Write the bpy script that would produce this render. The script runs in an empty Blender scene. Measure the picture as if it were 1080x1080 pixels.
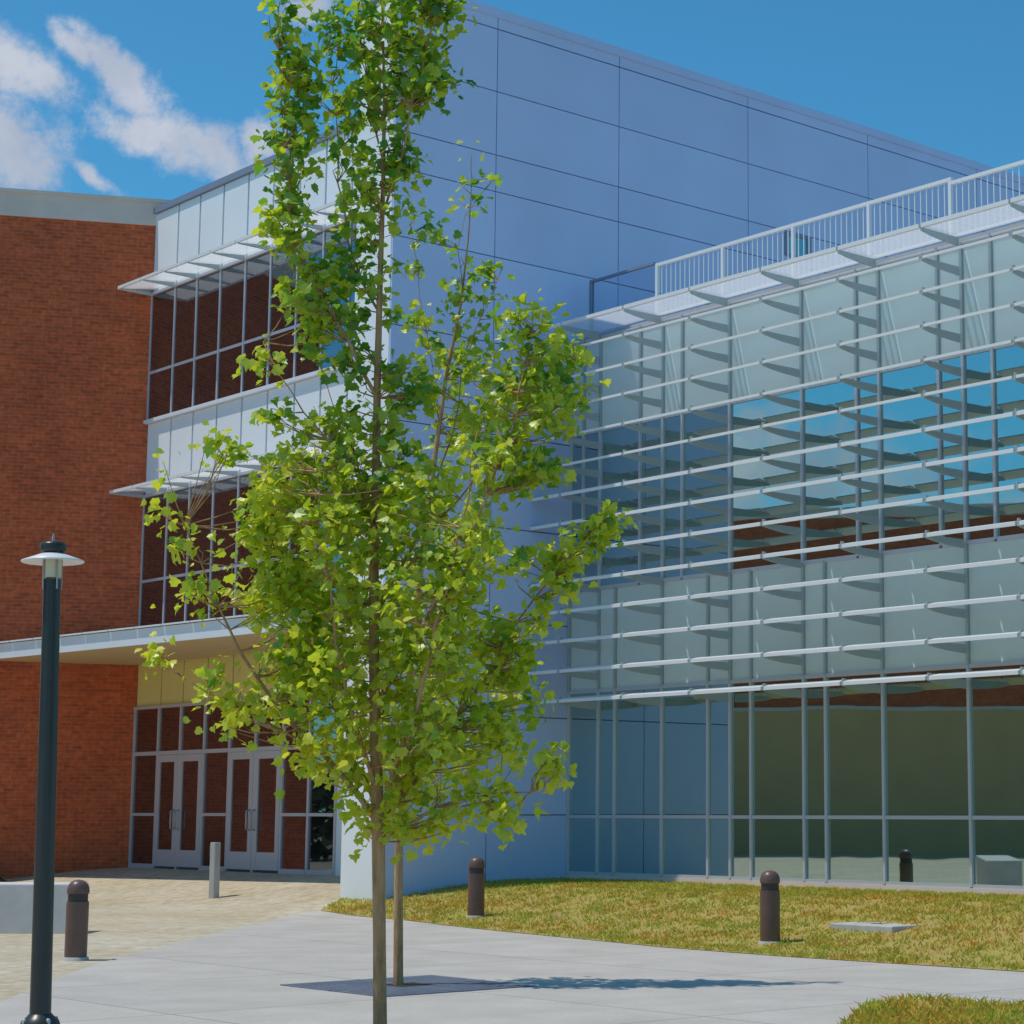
import bpy, bmesh, math, random
import numpy as np
from mathutils import Vector, Matrix
R = math.radians
random.seed(7)
scene = bpy.context.scene
col = scene.collection

# ------------------------------------------------------------------ camera
cam_d = bpy.data.cameras.new("camera")
cam = bpy.data.objects.new("camera", cam_d)
col.objects.link(cam)
cam.location = (0, 0, 1.6)
cam.rotation_euler = (R(90 + 8.205), 0, 0)
cam_d.sensor_width = 36
cam_d.lens = 2194.39 / 1080 * 36
cam_d.shift_x = -0.18896
cam_d.clip_end = 3000
scene.camera = cam

# ------------------------------------------------------------------ light
SUN_EL, SUN_PHI = 67.0, 5.0            # light travels towards +X, slightly +Y
scene.view_settings.view_transform = 'Standard'
scene.view_settings.look = 'None'
scene.view_settings.exposure = 0.10
scene.view_settings.gamma = 1
ld = Vector((math.cos(R(SUN_PHI)) * math.cos(R(SUN_EL)), math.sin(R(SUN_PHI)) * math.cos(R(SUN_EL)), -math.sin(R(SUN_EL))))
sun_d = bpy.data.lights.new("sun", 'SUN')
sun_d.energy = 2.6
sun_d.angle = R(0.5)
sun_d.color = (1.0, 0.94, 0.84)
sun = bpy.data.objects.new("sun", sun_d)
col.objects.link(sun)
sun.rotation_euler = ld.to_track_quat('-Z', 'Y').to_euler()
sun.location = (-20, 0, 40)

world = bpy.data.worlds.new("World")
scene.world = world
world.use_nodes = True


class NT:
    """small helper to write node trees"""
    def __init__(self, tree):
        self.t = tree
    def n(self, kind, **kw):
        nd = self.t.nodes.new(kind)
        for k, v in kw.items():
            if k.startswith('i_'):
                nd.inputs[k[2:].replace('_', ' ')].default_value = v
            else:
                setattr(nd, k, v)
        return nd
    def l(self, a, b):
        self.t.links.new(a, b)
    def math(self, op, a, b=None, clamp=False):
        nd = self.t.nodes.new('ShaderNodeMath'); nd.operation = op; nd.use_clamp = clamp
        for i, x in enumerate((a, b)):
            if x is None: continue
            if isinstance(x, (int, float)): nd.inputs[i].default_value = x
            else: self.l(x, nd.inputs[i])
        return nd.outputs[0]
    def ramp(self, fac, stops):
        nd = self.t.nodes.new('ShaderNodeValToRGB')
        e = nd.color_ramp.elements
        e[0].position, e[0].color = stops[0][0], (*stops[0][1], 1)
        e[1].position, e[1].color = stops[-1][0], (*stops[-1][1], 1)
        for p, c in stops[1:-1]:
            x = e.new(p); x.color = (*c, 1)
        self.l(fac, nd.inputs[0])
        return nd.outputs[0]
    def mix(self, fac, a, b, blend='MIX'):
        nd = self.t.nodes.new('ShaderNodeMix'); nd.data_type = 'RGBA'; nd.blend_type = blend
        for s, x in ((0, fac), (6, a), (7, b)):
            if isinstance(x, (int, float)): nd.inputs[s].default_value = x
            elif isinstance(x, tuple): nd.inputs[s].default_value = (*x, 1) if len(x) == 3 else x
            else: self.l(x, nd.inputs[s])
        return nd.outputs[2]


def build_world():
    t = NT(world.node_tree)
    bg = world.node_tree.nodes['Background']
    sky = t.n('ShaderNodeTexSky', sky_type='NISHITA', sun_disc=False)
    sky.sun_elevation = R(SUN_EL)
    sky.sun_rotation = math.atan2(-ld.x, -ld.y)      # compass angle of the sun
    sky.air_density = 1.0; sky.dust_density = 0.15; sky.ozone_density = 3.2
    deep = t.mix(1.0, sky.outputs[0], (.255, .665, .765), 'MULTIPLY')     # the photograph's clear, deep blue air
    geo = t.n('ShaderNodeTexCoord')
    sep = t.n('ShaderNodeSeparateXYZ'); t.l(geo.outputs['Generated'], sep.inputs[0])
    az = t.math('ARCTAN2', sep.outputs[0], sep.outputs[1])
    el = t.math('ARCSINE', sep.outputs[2])
    com = t.n('ShaderNodeCombineXYZ'); t.l(az, com.inputs[0]); t.l(el, com.inputs[1])
    # turbulence that tears the cloud outlines
    nz = t.n('ShaderNodeTexNoise', i_Scale=48.0, i_Detail=10.0, i_Roughness=0.68); t.l(com.outputs[0], nz.inputs['Vector'])
    nz2 = t.n('ShaderNodeTexNoise', i_Scale=20.0, i_Detail=5.0, i_Roughness=0.55); t.l(com.outputs[0], nz2.inputs['Vector'])
    warp = t.n('ShaderNodeVectorMath', operation='SUBTRACT'); t.l(nz2.outputs['Color'], warp.inputs[0]); warp.inputs[1].default_value = (.5, .5, .5)
    ws = t.n('ShaderNodeVectorMath', operation='SCALE'); t.l(warp.outputs[0], ws.inputs[0]); ws.inputs['Scale'].default_value = 0.022
    pos = t.n('ShaderNodeVectorMath', operation='ADD'); t.l(com.outputs[0], pos.inputs[0]); t.l(ws.outputs[0], pos.inputs[1])
    # banks of cloud: azimuth, elevation, half width, half height, tilt
    banks = [(-.329, .336, .030, .013, -22), (-.338, .300, .034, .027, -28), (-.2835, .334, .036, .011, -38), (-.306, .346, .016, .006, -50),
             (-.268, .311, .030, .012, -16), (-.242, .307, .022, .014, -20), (-.2185, .312, .014, .012, 25), (-.199, .376, .014, .008, 0), (-.298, .291, .014, .005, -30),
             (-1.45, .17, .16, .035, 5), (-1.72, .13, .22, .04, -8), (-2.2, .33, .4, .1, 0), (.9, .35, .3, .06, 5)]
    best = None
    for a, e, w, h, tilt in banks:
        mp = t.n('ShaderNodeMapping', vector_type='TEXTURE')
        mp.inputs['Location'].default_value = (a, e, 0); mp.inputs['Rotation'].default_value = (0, 0, R(tilt)); mp.inputs['Scale'].default_value = (w, h, 1)
        t.l(pos.outputs[0], mp.inputs[0])
        ln = t.n('ShaderNodeVectorMath', operation='LENGTH'); t.l(mp.outputs[0], ln.inputs[0])
        d = t.math('SUBTRACT', 1.35, ln.outputs['Value'])
        best = d if best is None else t.math('MAXIMUM', best, d)
    dens = t.math('ADD', best, t.math('MULTIPLY', t.math('SUBTRACT', nz.outputs['Fac'], .5), 2.2))
    mr = t.n('ShaderNodeMapRange', interpolation_type='SMOOTHSTEP'); t.l(dens, mr.inputs[0])
    mr.inputs[1].default_value = .12; mr.inputs[2].default_value = 1.05; mr.inputs[4].default_value = .93
    cl = t.ramp(nz2.outputs['Fac'], [(.3, (2.3, 2.7, 3.5)), (.65, (3.6, 3.8, 4.3))])
    outc = t.mix(mr.outputs[0], deep, cl)
    t.l(outc, bg.inputs['Color'])
    bg.inputs['Strength'].default_value = 0.15
build_world()

# ------------------------------------------------------------------ frame of the building: x along the glass fronts, y into the building
P0 = Vector((-2.375, 36.215, 0))
YAW = -R(47.6006)
dA = Vector((math.cos(YAW), math.sin(YAW), 0)); dB = Vector((-math.sin(YAW), math.cos(YAW), 0))
def W(u, v, z=0): return P0 + dA * u + dB * v + Vector((0, 0, z))
def UV(x, y):
    q = Vector((x, y, 0)) - P0
    return q.dot(dA), q.dot(dB)
def zg(x, y):
    """the ground rises a little towards the building"""
    v = (x - P0.x) * dB.x + (y - P0.y) * dB.y
    t = min(1, max(0, (v + 6) / 4.8))
    return .45 * t * t * (3 - 2 * t)


# ------------------------------------------------------------------ object helpers
def tag(o, label=None, cat=None, group=None, kind=None):
    for k, v in (('label', label), ('category', cat), ('group', group), ('kind', kind)):
        if v: o[k] = v
    return o

def empty(name, loc, rz=0, **kw):
    o = bpy.data.objects.new(name, None)
    o.empty_display_size = .3
    col.objects.link(o); o.location = loc; o.rotation_euler = (0, 0, rz)
    return tag(o, **kw)

class MB:
    def __init__(self):
        self.v = []; self.f = []; self.sm = []
    def add(self, vs, fs, smooth=False):
        b = len(self.v); self.v += [tuple(x) for x in vs]
        for f in fs:
            self.f.append(tuple(i + b for i in f)); self.sm.append(smooth)
        return self
    def box(self, x0, x1, y0, y1, z0, z1):
        vs = [(x0, y0, z0), (x1, y0, z0), (x1, y1, z0), (x0, y1, z0), (x0, y0, z1), (x1, y0, z1), (x1, y1, z1), (x0, y1, z1)]
        return self.add(vs, [(0, 3, 2, 1), (4, 5, 6, 7), (0, 1, 5, 4), (1, 2, 6, 5), (2, 3, 7, 6), (3, 0, 4, 7)])
    def cbox(self, x0, x1, y0, y1, z0, z1, b):
        """box with chamfered edges"""
        bm = bmesh.new(); bmesh.ops.create_cube(bm, size=1)
        for v in bm.verts:
            v.co = ((x0 + x1) / 2 + v.co.x * (x1 - x0), (y0 + y1) / 2 + v.co.y * (y1 - y0), (z0 + z1) / 2 + v.co.z * (z1 - z0))
        bmesh.ops.bevel(bm, geom=bm.edges[:], offset=b, segments=2, affect='EDGES', profile=.5)
        bm.verts.index_update()
        self.add([v.co for v in bm.verts], [[v.index for v in f.verts] for f in bm.faces]); bm.free()
        return self
    def prism(self, pts, axis, a, b):
        """extrude a polygon; pts are in the two other axes, in order"""
        n = len(pts)
        def mk(p, s):
            return {0: (s, p[0], p[1]), 1: (p[0], s, p[1]), 2: (p[0], p[1], s)}[axis]
        vs = [mk(p, a) for p in pts] + [mk(p, b) for p in pts]
        fs = [tuple(range(n))[::-1], tuple(range(n, 2 * n))] + [(i, (i + 1) % n, n + (i + 1) % n, n + i) for i in range(n)]
        return self.add(vs, fs)
    def lathe(self, prof, seg=24, c=(0, 0), smooth=True):
        n = len(prof); vs = []
        for r, z in prof:
            for k in range(seg):
                a = 2 * math.pi * k / seg
                vs.append((c[0] + r * math.cos(a), c[1] + r * math.sin(a), z))
        fs = []
        for i in range(n - 1):
            for k in range(seg):
                k2 = (k + 1) % seg
                fs.append((i * seg + k, i * seg + k2, (i + 1) * seg + k2, (i + 1) * seg + k))
        self.add(vs, fs, smooth)
        self.add([vs[k] for k in range(seg)], [tuple(range(seg))[::-1]])
        self.add([vs[(n - 1) * seg + k] for k in range(seg)], [tuple(range(seg))])
        return self
    def tube(self, pts, rads, seg=8):
        pts = [Vector(p) for p in pts]; n = len(pts); vs = []
        ref = Vector((0.31, 0.95, 0.1))
        for i, p in enumerate(pts):
            d = (pts[min(i + 1, n - 1)] - pts[max(i - 1, 0)]).normalized()
            s = d.cross(ref).normalized(); q = d.cross(s)
            for k in range(seg):
                a = 2 * math.pi * k / seg
                vs.append(p + (s * math.cos(a) + q * math.sin(a)) * rads[i])
        fs = [(i * seg + k, i * seg + (k + 1) % seg, (i + 1) * seg + (k + 1) % seg, (i + 1) * seg + k) for i in range(n - 1) for k in range(seg)]
        fs += [tuple(range((n - 1) * seg, n * seg))]
        return self.add(vs, fs, True)
    def build(self, name, mat, parent=None, off=(0, 0, 0), loc=None, fix=True, **kw):
        me = bpy.data.meshes.new(name)
        me.from_pydata([(x - off[0], y - off[1], z - off[2]) for x, y, z in self.v], [], self.f)
        me.polygons.foreach_set('use_smooth', self.sm)
        if fix:
            bm = bmesh.new(); bm.from_mesh(me)
            bmesh.ops.recalc_face_normals(bm, faces=bm.faces[:]); bm.to_mesh(me); bm.free()
        me.materials.append(mat)
        o = bpy.data.objects.new(name, me); col.objects.link(o)
        if parent: o.parent = parent
        if loc: o.location = loc
        return tag(o, **kw)


def smooth_noise(t, scale, detail=4, rough=.55, coord='Object', vec=None):
    tc = t.n('ShaderNodeTexCoord')
    nz = t.n('ShaderNodeTexNoise', i_Scale=scale, i_Detail=float(detail), i_Roughness=rough)
    t.l(vec if vec is not None else tc.outputs[coord], nz.inputs['Vector'])
    return nz.outputs['Fac']

def mat(name, base, rough=.5, metal=0, var=0.0, vscale=2.0, bump=0.0, bscale=40.0, spec=.5, obj_var=0.0):
    """principled paint / metal / concrete with a little procedural unevenness"""
    m = bpy.data.materials.new(name); m.use_nodes = True
    t = NT(m.node_tree); p = m.node_tree.nodes['Principled BSDF']
    p.inputs['Roughness'].default_value = rough; p.inputs['Metallic'].default_value = metal
    p.inputs['Specular IOR Level'].default_value = spec
    c = tuple(base)
    if var > 0:
        f = smooth_noise(t, vscale, 6, .6)
        lo = tuple(x * (1 - var) for x in c); hi = tuple(min(1, x * (1 + var)) for x in c)
        c = t.ramp(f, [(.3, lo), (.7, hi)])
    if obj_var > 0:
        oi = t.n('ShaderNodeObjectInfo')
        v = t.math('ADD', t.math('MULTIPLY', oi.outputs['Random'], obj_var * 2), 1 - obj_var)
        cmb = t.n('ShaderNodeCombineColor'); 
        for i in range(3): t.l(v, cmb.inputs[i])
        c = t.mix(1.0, c, cmb.outputs[0], 'MULTIPLY')
    if isinstance(c, tuple): p.inputs['Base Color'].default_value = (*c, 1)
    else: t.l(c, p.inputs['Base Color'])
    if bump > 0:
        b = t.n('ShaderNodeBump'); b.inputs['Strength'].default_value = bump; b.inputs['Distance'].default_value = .01
        t.l(smooth_noise(t, bscale, 5, .6), b.inputs['Height']); t.l(b.outputs[0], p.inputs['Normal'])
    return m

def brick_mat(name, c1, c2, mortar):
    m = bpy.data.materials.new(name); m.use_nodes = True
    t = NT(m.node_tree); p = m.node_tree.nodes['Principled BSDF']
    uv = t.n('ShaderNodeUVMap', uv_map='wall')
    br = t.n('ShaderNodeTexBrick'); t.l(uv.outputs[0], br.inputs['Vector'])
    br.inputs['Scale'].default_value = 1; br.inputs['Brick Width'].default_value = .24; br.inputs['Row Height'].default_value = .081
    br.inputs['Mortar Size'].default_value = .008; br.inputs['Mortar Smooth'].default_value = .2; br.inputs['Bias'].default_value = -.1
    br.inputs['Color1'].default_value = (*c1, 1); br.inputs['Color2'].default_value = (*c2, 1); br.inputs['Mortar'].default_value = (*mortar, 1)
    nz = t.n('ShaderNodeTexNoise', i_Scale=.7, i_Detail=6.0, i_Roughness=.6); t.l(uv.outputs[0], nz.inputs['Vector'])
    nz2 = t.n('ShaderNodeTexNoise', i_Scale=9.0, i_Detail=3.0); t.l(uv.outputs[0], nz2.inputs['Vector'])
    k = t.ramp(nz.outputs['Fac'], [(.3, (.82, .80, .80)), (.7, (1.12, 1.1, 1.08))])
    k2 = t.ramp(nz2.outputs['Fac'], [(.3, (.8, .78, .78)), (.7, (1.2, 1.18, 1.15))])
    c = t.mix(1.0, t.mix(1.0, br.outputs['Color'], k, 'MULTIPLY'), k2, 'MULTIPLY')
    t.l(c, p.inputs['Base Color']); p.inputs['Roughness'].default_value = .85; p.inputs['Specular IOR Level'].default_value = .25
    b = t.n('ShaderNodeBump'); b.inputs['Strength'].default_value = .6; b.inputs['Distance'].default_value = .01; b.invert = True
    t.l(br.outputs['Fac'], b.inputs['Height']); t.l(b.outputs[0], p.inputs['Normal'])
    return m

def glass_mat(name, tint, dark, lo=.34, hi=.9, wav=.012):
    """coated glazing: dark rooms behind, mirror-like coating in front, panes not perfectly flat"""
    m = bpy.data.materials.new(name); m.use_nodes = True
    t = NT(m.node_tree); nodes = m.node_tree.nodes
    nodes.remove(nodes['Principled BSDF']); out = nodes['Material Output']
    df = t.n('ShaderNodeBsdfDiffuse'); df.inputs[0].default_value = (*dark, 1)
    gl = t.n('ShaderNodeBsdfGlossy'); gl.inputs['Color'].default_value = (*tint, 1); gl.inputs['Roughness'].default_value = .015
    lw = t.n('ShaderNodeLayerWeight'); lw.inputs['Blend'].default_value = .45
    mr = t.n('ShaderNodeMapRange'); t.l(lw.outputs['Facing'], mr.inputs[0]); mr.inputs[3].default_value = lo; mr.inputs[4].default_value = hi
    b = t.n('ShaderNodeBump'); b.inputs['Strength'].default_value = wav; b.inputs['Distance'].default_value = .25
    t.l(smooth_noise(t, 1.1, 1, .4), b.inputs['Height']); t.l(b.outputs[0], gl.inputs['Normal'])
    mx = t.n('ShaderNodeMixShader'); t.l(mr.outputs[0], mx.inputs[0]); t.l(df.outputs[0], mx.inputs[1]); t.l(gl.outputs[0], mx.inputs[2])
    t.l(mx.outputs[0], out.inputs[0])
    return m

def frit_mat(name, color, clear):
    """fritted (dotted) safety glass: lets part of the light straight through, scatters the rest"""
    m = bpy.data.materials.new(name); m.use_nodes = True
    t = NT(m.node_tree); nodes = m.node_tree.nodes
    nodes.remove(nodes['Principled BSDF']); out = nodes['Material Output']
    tr = t.n('ShaderNodeBsdfTransparent')
    tl = t.n('ShaderNodeBsdfTranslucent'); tl.inputs[0].default_value = (*color, 1)
    df = t.n('ShaderNodeBsdfDiffuse'); df.inputs[0].default_value = (*color, 1)
    m1 = t.n('ShaderNodeMixShader'); m1.inputs[0].default_value = .45; t.l(tl.outputs[0], m1.inputs[1]); t.l(df.outputs[0], m1.inputs[2])
    m2 = t.n('ShaderNodeMixShader'); m2.inputs[0].default_value = clear; t.l(m1.outputs[0], m2.inputs[1]); t.l(tr.outputs[0], m2.inputs[2])
    t.l(m2.outputs[0], out.inputs[0])
    return m

M = {}
M['brick'] = brick_mat('red brick', (.66, .130, .045), (.47, .090, .035), (.46, .21, .12))
M['stone_base'] = mat('dull tan stone', (.70, .45, .20), .85, var=.07, vscale=.8)
M['cap'] = mat('parapet stone', (.72, .60, .52), .75, var=.06, vscale=1.5)
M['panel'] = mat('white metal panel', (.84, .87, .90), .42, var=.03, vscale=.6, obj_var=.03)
M['shade_blue_panel'] = mat('metal panel tinted shade blue', (.52, .62, .90), .42, var=.05, vscale=.5, obj_var=.03)  # blue of the sky-lit shade painted into the block's white panels
M['spandrel'] = mat('grey green back painted glass', (.62, .745, .75), .25, var=.03, vscale=.8, spec=.4, obj_var=.04)
M['bounce_panel'] = mat('entrance panel tinted by bounce', (.78, .68, .27), .5, var=.04, vscale=1.2)  # yellow light bounced off the ground, painted into white panels
M['joint'] = mat('dark joint', (.18, .23, .36), .8)
M['flash'] = mat('grey blue flashing', (.22, .26, .36), .5, metal=.0)
M['alu'] = mat('silver mullion', (.58, .60, .66), .38, metal=.25)
M['fin'] = mat('grey bracket metal', (.40, .48, .50), .5, metal=.1)
M['blade'] = mat('white louvre', (.80, .80, .80), .4, var=.02)
M['white_rail'] = mat('white painted rail', (.78, .79, .80), .4)
M['frit'] = frit_mat('fritted glass', (.95, .95, .96), .58)
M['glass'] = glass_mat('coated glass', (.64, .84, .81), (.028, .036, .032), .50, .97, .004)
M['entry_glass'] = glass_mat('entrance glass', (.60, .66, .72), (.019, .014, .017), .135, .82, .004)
M['door'] = mat('door aluminium', (.60, .57, .60), .4, metal=.2)
M['soffit'] = mat('canopy soffit', (.62, .46, .25), .7, var=.05)
M['white'] = mat('white fascia', (.74, .77, .82), .45, var=.03)
M['roofing'] = mat('roofing', (.45, .44, .42), .9, var=.1)
M['concrete_wall'] = mat('pale concrete', (.66, .60, .57), .85, var=.10, vscale=3, bump=.2, bscale=30)
M['bronze'] = mat('bronze paint', (.145, .080, .062), .38, var=.12, vscale=5, bump=.05)
M['bronze_dark'] = mat('dark bronze louvre', (.05, .033, .028), .5)
M['black_pole'] = mat('dark pole paint', (.032, .034, .036), .35, var=.12, vscale=3)
M['dark'] = mat('dark gap', (.012, .012, .012), .7)
M['lamp_glass'] = mat('frosted lamp glass', (.62, .60, .46), .25)
M['lamp_disc'] = mat('lamp reflector', (.82, .80, .80), .35)
M['steel'] = mat('galvanised post', (.46, .46, .45), .4, metal=.3, var=.08)
M['grate'] = mat('cast iron grate', (.15, .17, .22), .6, var=.2, vscale=6, bump=.2)
M['soil'] = mat('dark soil', (.035, .028, .022), .95, var=.4, vscale=12, bump=.5)
M['cover'] = mat('concrete slab', (.5, .48, .45), .85, var=.12, vscale=6)


def add_uv(o, horiz):
    """wall coordinates for the brick pattern: along the wall, and height"""
    me = o.data; uv = me.uv_layers.new(name='wall')
    h = Vector(horiz).normalized(); h2 = Vector((-h.y, h.x, 0))
    for p in me.polygons:
        use = h if abs(p.normal.dot(h)) < .7 else h2
        for li in p.loop_indices:
            co = me.vertices[me.loops[li].vertex_index].co
            uv.data[li].uv = (co.dot(use), co.z if abs(p.normal.z) < .7 else co.dot(h2))


# ------------------------------------------------------------------ ground
def sheet(name, poly, mat_, lift, step=.6, kind='structure', label=None, cat=None):
    bm = bmesh.new()
    f = bm.faces.new([bm.verts.new((x, y, 0)) for x, y in poly])
    vs = [UV(x, y)[1] for x, y in poly]
    lo = max(min(vs), -6.2); hi = min(max(vs), -.9)
    k = lo
    while k < hi:
        c = W(0, k)
        bmesh.ops.bisect_plane(bm, geom=bm.verts[:] + bm.edges[:] + bm.faces[:], plane_co=c, plane_no=dB)
        k += step
    bmesh.ops.triangulate(bm, faces=bm.faces[:])
    for v in bm.verts: v.co.z = zg(v.co.x, v.co.y) + lift
    bmesh.ops.recalc_face_normals(bm, faces=bm.faces[:])
    if sum(fc.normal.z for fc in bm.faces) < 0: bmesh.ops.reverse_faces(bm, faces=bm.faces[:])
    me = bpy.data.meshes.new(name); bm.to_mesh(me); bm.free(); me.materials.append(mat_)
    o = bpy.data.objects.new(name, me); col.objects.link(o)
    return tag(o, label, cat, kind=kind)

def ground_mats():
    m = bpy.data.materials.new('far ground'); m.use_nodes = True
    t = NT(m.node_tree); p = m.node_tree.nodes['Principled BSDF']
    t.l(t.ramp(smooth_noise(t, .15, 6, .6), [(.35, (.30, .27, .19)), (.65, (.22, .21, .13))]), p.inputs['Base Color']); p.inputs['Roughness'].default_value = .95
    M['far'] = m
    # sandy paving: small pavers in sand, mottled
    m = bpy.data.materials.new('sandy paving'); m.use_nodes = True
    t = NT(m.node_tree); p = m.node_tree.nodes['Principled BSDF']
    tc = t.n('ShaderNodeTexCoord')
    mp = t.n('ShaderNodeMapping'); mp.inputs['Rotation'].default_value = (0, 0, R(20)); t.l(tc.outputs['Object'], mp.inputs[0])
    br = t.n('ShaderNodeTexBrick'); t.l(mp.outputs[0], br.inputs['Vector'])
    br.inputs['Scale'].default_value = 1; br.inputs['Brick Width'].default_value = .3; br.inputs['Row Height'].default_value = .3; br.inputs['Mortar Size'].default_value = .012; br.inputs['Mortar Smooth'].default_value = .5
    br.inputs['Color1'].default_value = (.56, .50, .40, 1); br.inputs['Color2'].default_value = (.55, .49, .39, 1); br.inputs['Mortar'].default_value = (.545, .487, .385, 1)
    n1 = smooth_noise(t, 5.0, 6, .7, vec=tc.outputs['Object']); n2 = smooth_noise(t, .5, 4, .6, vec=tc.outputs['Object'])
    c = t.mix(1.0, br.outputs['Color'], t.ramp(n1, [(.30, (.68, .64, .56)), (.70, (1.22, 1.22, 1.18))]), 'MULTIPLY')
    c = t.mix(1.0, c, t.ramp(n2, [(.35, (.92, .86, .76)), (.65, (1.06, 1.06, 1.06))]), 'MULTIPLY')
    t.l(c, p.inputs['Base Color']); p.inputs['Roughness'].default_value = .9
    b = t.n('ShaderNodeBump'); b.inputs['Strength'].default_value = .4; b.inputs['Distance'].default_value = .01
    t.l(n1, b.inputs['Height']); t.l(b.outputs[0], p.inputs['Normal'])
    M['paving'] = m
    # concrete with sawn joints
    m = bpy.data.materials.new('pale concrete paving'); m.use_nodes = True
    t = NT(m.node_tree); p = m.node_tree.nodes['Principled BSDF']
    tc = t.n('ShaderNodeTexCoord')
    mp = t.n('ShaderNodeMapping'); mp.inputs['Rotation'].default_value = (0, 0, -YAW); mp.inputs['Location'].default_value = (.4, .7, 0); t.l(tc.outputs['Object'], mp.inputs[0])
    br = t.n('ShaderNodeTexBrick', offset=0.0); t.l(mp.outputs[0], br.inputs['Vector'])
    br.inputs['Scale'].default_value = 1; br.inputs['Brick Width'].default_value = 3.0; br.inputs['Row Height'].default_value = 3.0; br.inputs['Mortar Size'].default_value = .016; br.inputs['Mortar Smooth'].default_value = .3
    br.inputs['Color1'].default_value = (.545, .50, .45, 1); br.inputs['Color2'].default_value = (.515, .472, .425, 1); br.inputs['Mortar'].default_value = (.31, .30, .285, 1)
    n1 = smooth_noise(t, 1.2, 8, .62, vec=tc.outputs['Object']); n2 = smooth_noise(t, 25.0, 4, .6, vec=tc.outputs['Object'])
    c = t.mix(1.0, br.outputs['Color'], t.ramp(n1, [(.3, (.86, .85, .83)), (.7, (1.06, 1.06, 1.06))]), 'MULTIPLY')
    c = t.mix(1.0, c, t.ramp(n2, [(.3, (.93, .93, .93)), (.7, (1.05, 1.05, 1.05))]), 'MULTIPLY')
    t.l(c, p.inputs['Base Color']); p.inputs['Roughness'].default_value = .85
    M['concrete'] = m
    m = bpy.data.materials.new('turf soil'); m.use_nodes = True
    t = NT(m.node_tree); p = m.node_tree.nodes['Principled BSDF']
    n1 = smooth_noise(t, 3.0, 6, .7)
    t.l(t.ramp(n1, [(.3, (.38, .24, .09)), (.5, (.43, .32, .08)), (.7, (.33, .31, .065))]), p.inputs['Base Color']); p.inputs['Roughness'].default_value = .95
    M['turf'] = m
    m = bpy.data.materials.new('dry grass blades'); m.use_nodes = True
    t = NT(m.node_tree); nodes = m.node_tree.nodes; nodes.remove(nodes['Principled BSDF'])
    geo = t.n('ShaderNodeNewGeometry'); tc = t.n('ShaderNodeTexCoord')
    big = smooth_noise(t, .9, 5, .65, vec=tc.outputs['Object'])
    a = t.ramp(geo.outputs['Random Per Island'], [(.0, (.56, .35, .11)), (.3, (.68, .53, .11)), (.6, (.54, .51, .085)), (1.0, (.27, .40, .055))])
    c = t.mix(1.0, a, t.ramp(big, [(.36, (1.14, .84, .72)), (.58, (.88, 1.06, .9))]), 'MULTIPLY')
    df = t.n('ShaderNodeBsdfDiffuse'); t.l(c, df.inputs[0]); tl = t.n('ShaderNodeBsdfTranslucent'); t.l(c, tl.inputs[0])
    mx = t.n('ShaderNodeMixShader'); mx.inputs[0].default_value = .35; t.l(df.outputs[0], mx.inputs[1]); t.l(tl.outputs[0], mx.inputs[2])
    t.l(mx.outputs[0], nodes['Material Output'].inputs[0])
    M['grass'] = m
ground_mats()

sheet('ground', [(-500, -300), (500, -300), (500, 800), (-500, 800)], M['far'], -.05)
sheet('paved_plaza', [(-60, -10), (-6.6, -10), (20, -10)] + [tuple(W(30, -6.5)[:2]), tuple(W(30, 3)[:2]), tuple(W(-14, 3)[:2]), (-60, 36)], M['paving'], 0.0)
lawn_front = [(-6.02, 33.07), (-5.3, 31.9), (-4.42, 30.82), (-3.17, 28.98), (-1.74, 27.02), (-.5, 25.22), (.91, 23.59), (3.2, 21.38)]
right_end = tuple(W(26, -5.9)[:2])
conc_left = [(-5.6, -8), (-5.75, 8), (-5.9, 14.5), (-5.97, 18.0), (-6.3, 20.6), (-6.52, 23.5), (-6.5, 26.9), (-6.5, 29.8), (-6.46, 32.3), (-6.25, 32.95)]
sheet('concrete_path', [(12, -8)] + [right_end] + lawn_front[::-1] + conc_left[::-1], M['concrete'], .006)
lawn_poly = lawn_front + [right_end, tuple(W(26, -.06)[:2]), tuple(W(0.02, -.06)[:2]), tuple(W(.02, -3.82)[:2]), tuple(W(-1.08, -3.84)[:2])]
bed_front = [(.55, 13.2), (.92, 15.4), (1.06, 16.28), (1.25, 17.4), (1.42, 18.0), (1.62, 18.3), (1.95, 18.25), (2.64, 17.68), (6.2, 14.4), (9.5, 11.2), (9.0, 9.0)]
sheet('lawn', lawn_poly, M['turf'], .012)
sheet('corner_lawn', bed_front, M['turf'], .012)

def in_poly(x, y, poly):
    c = False; n = len(poly)
    for i in range(n):
        x1, y1 = poly[i]; x2, y2 = poly[i - 1]
        if (y1 > y) != (y2 > y) and x < (x2 - x1) * (y - y1) / (y2 - y1) + x1: c = not c
    return c

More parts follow.
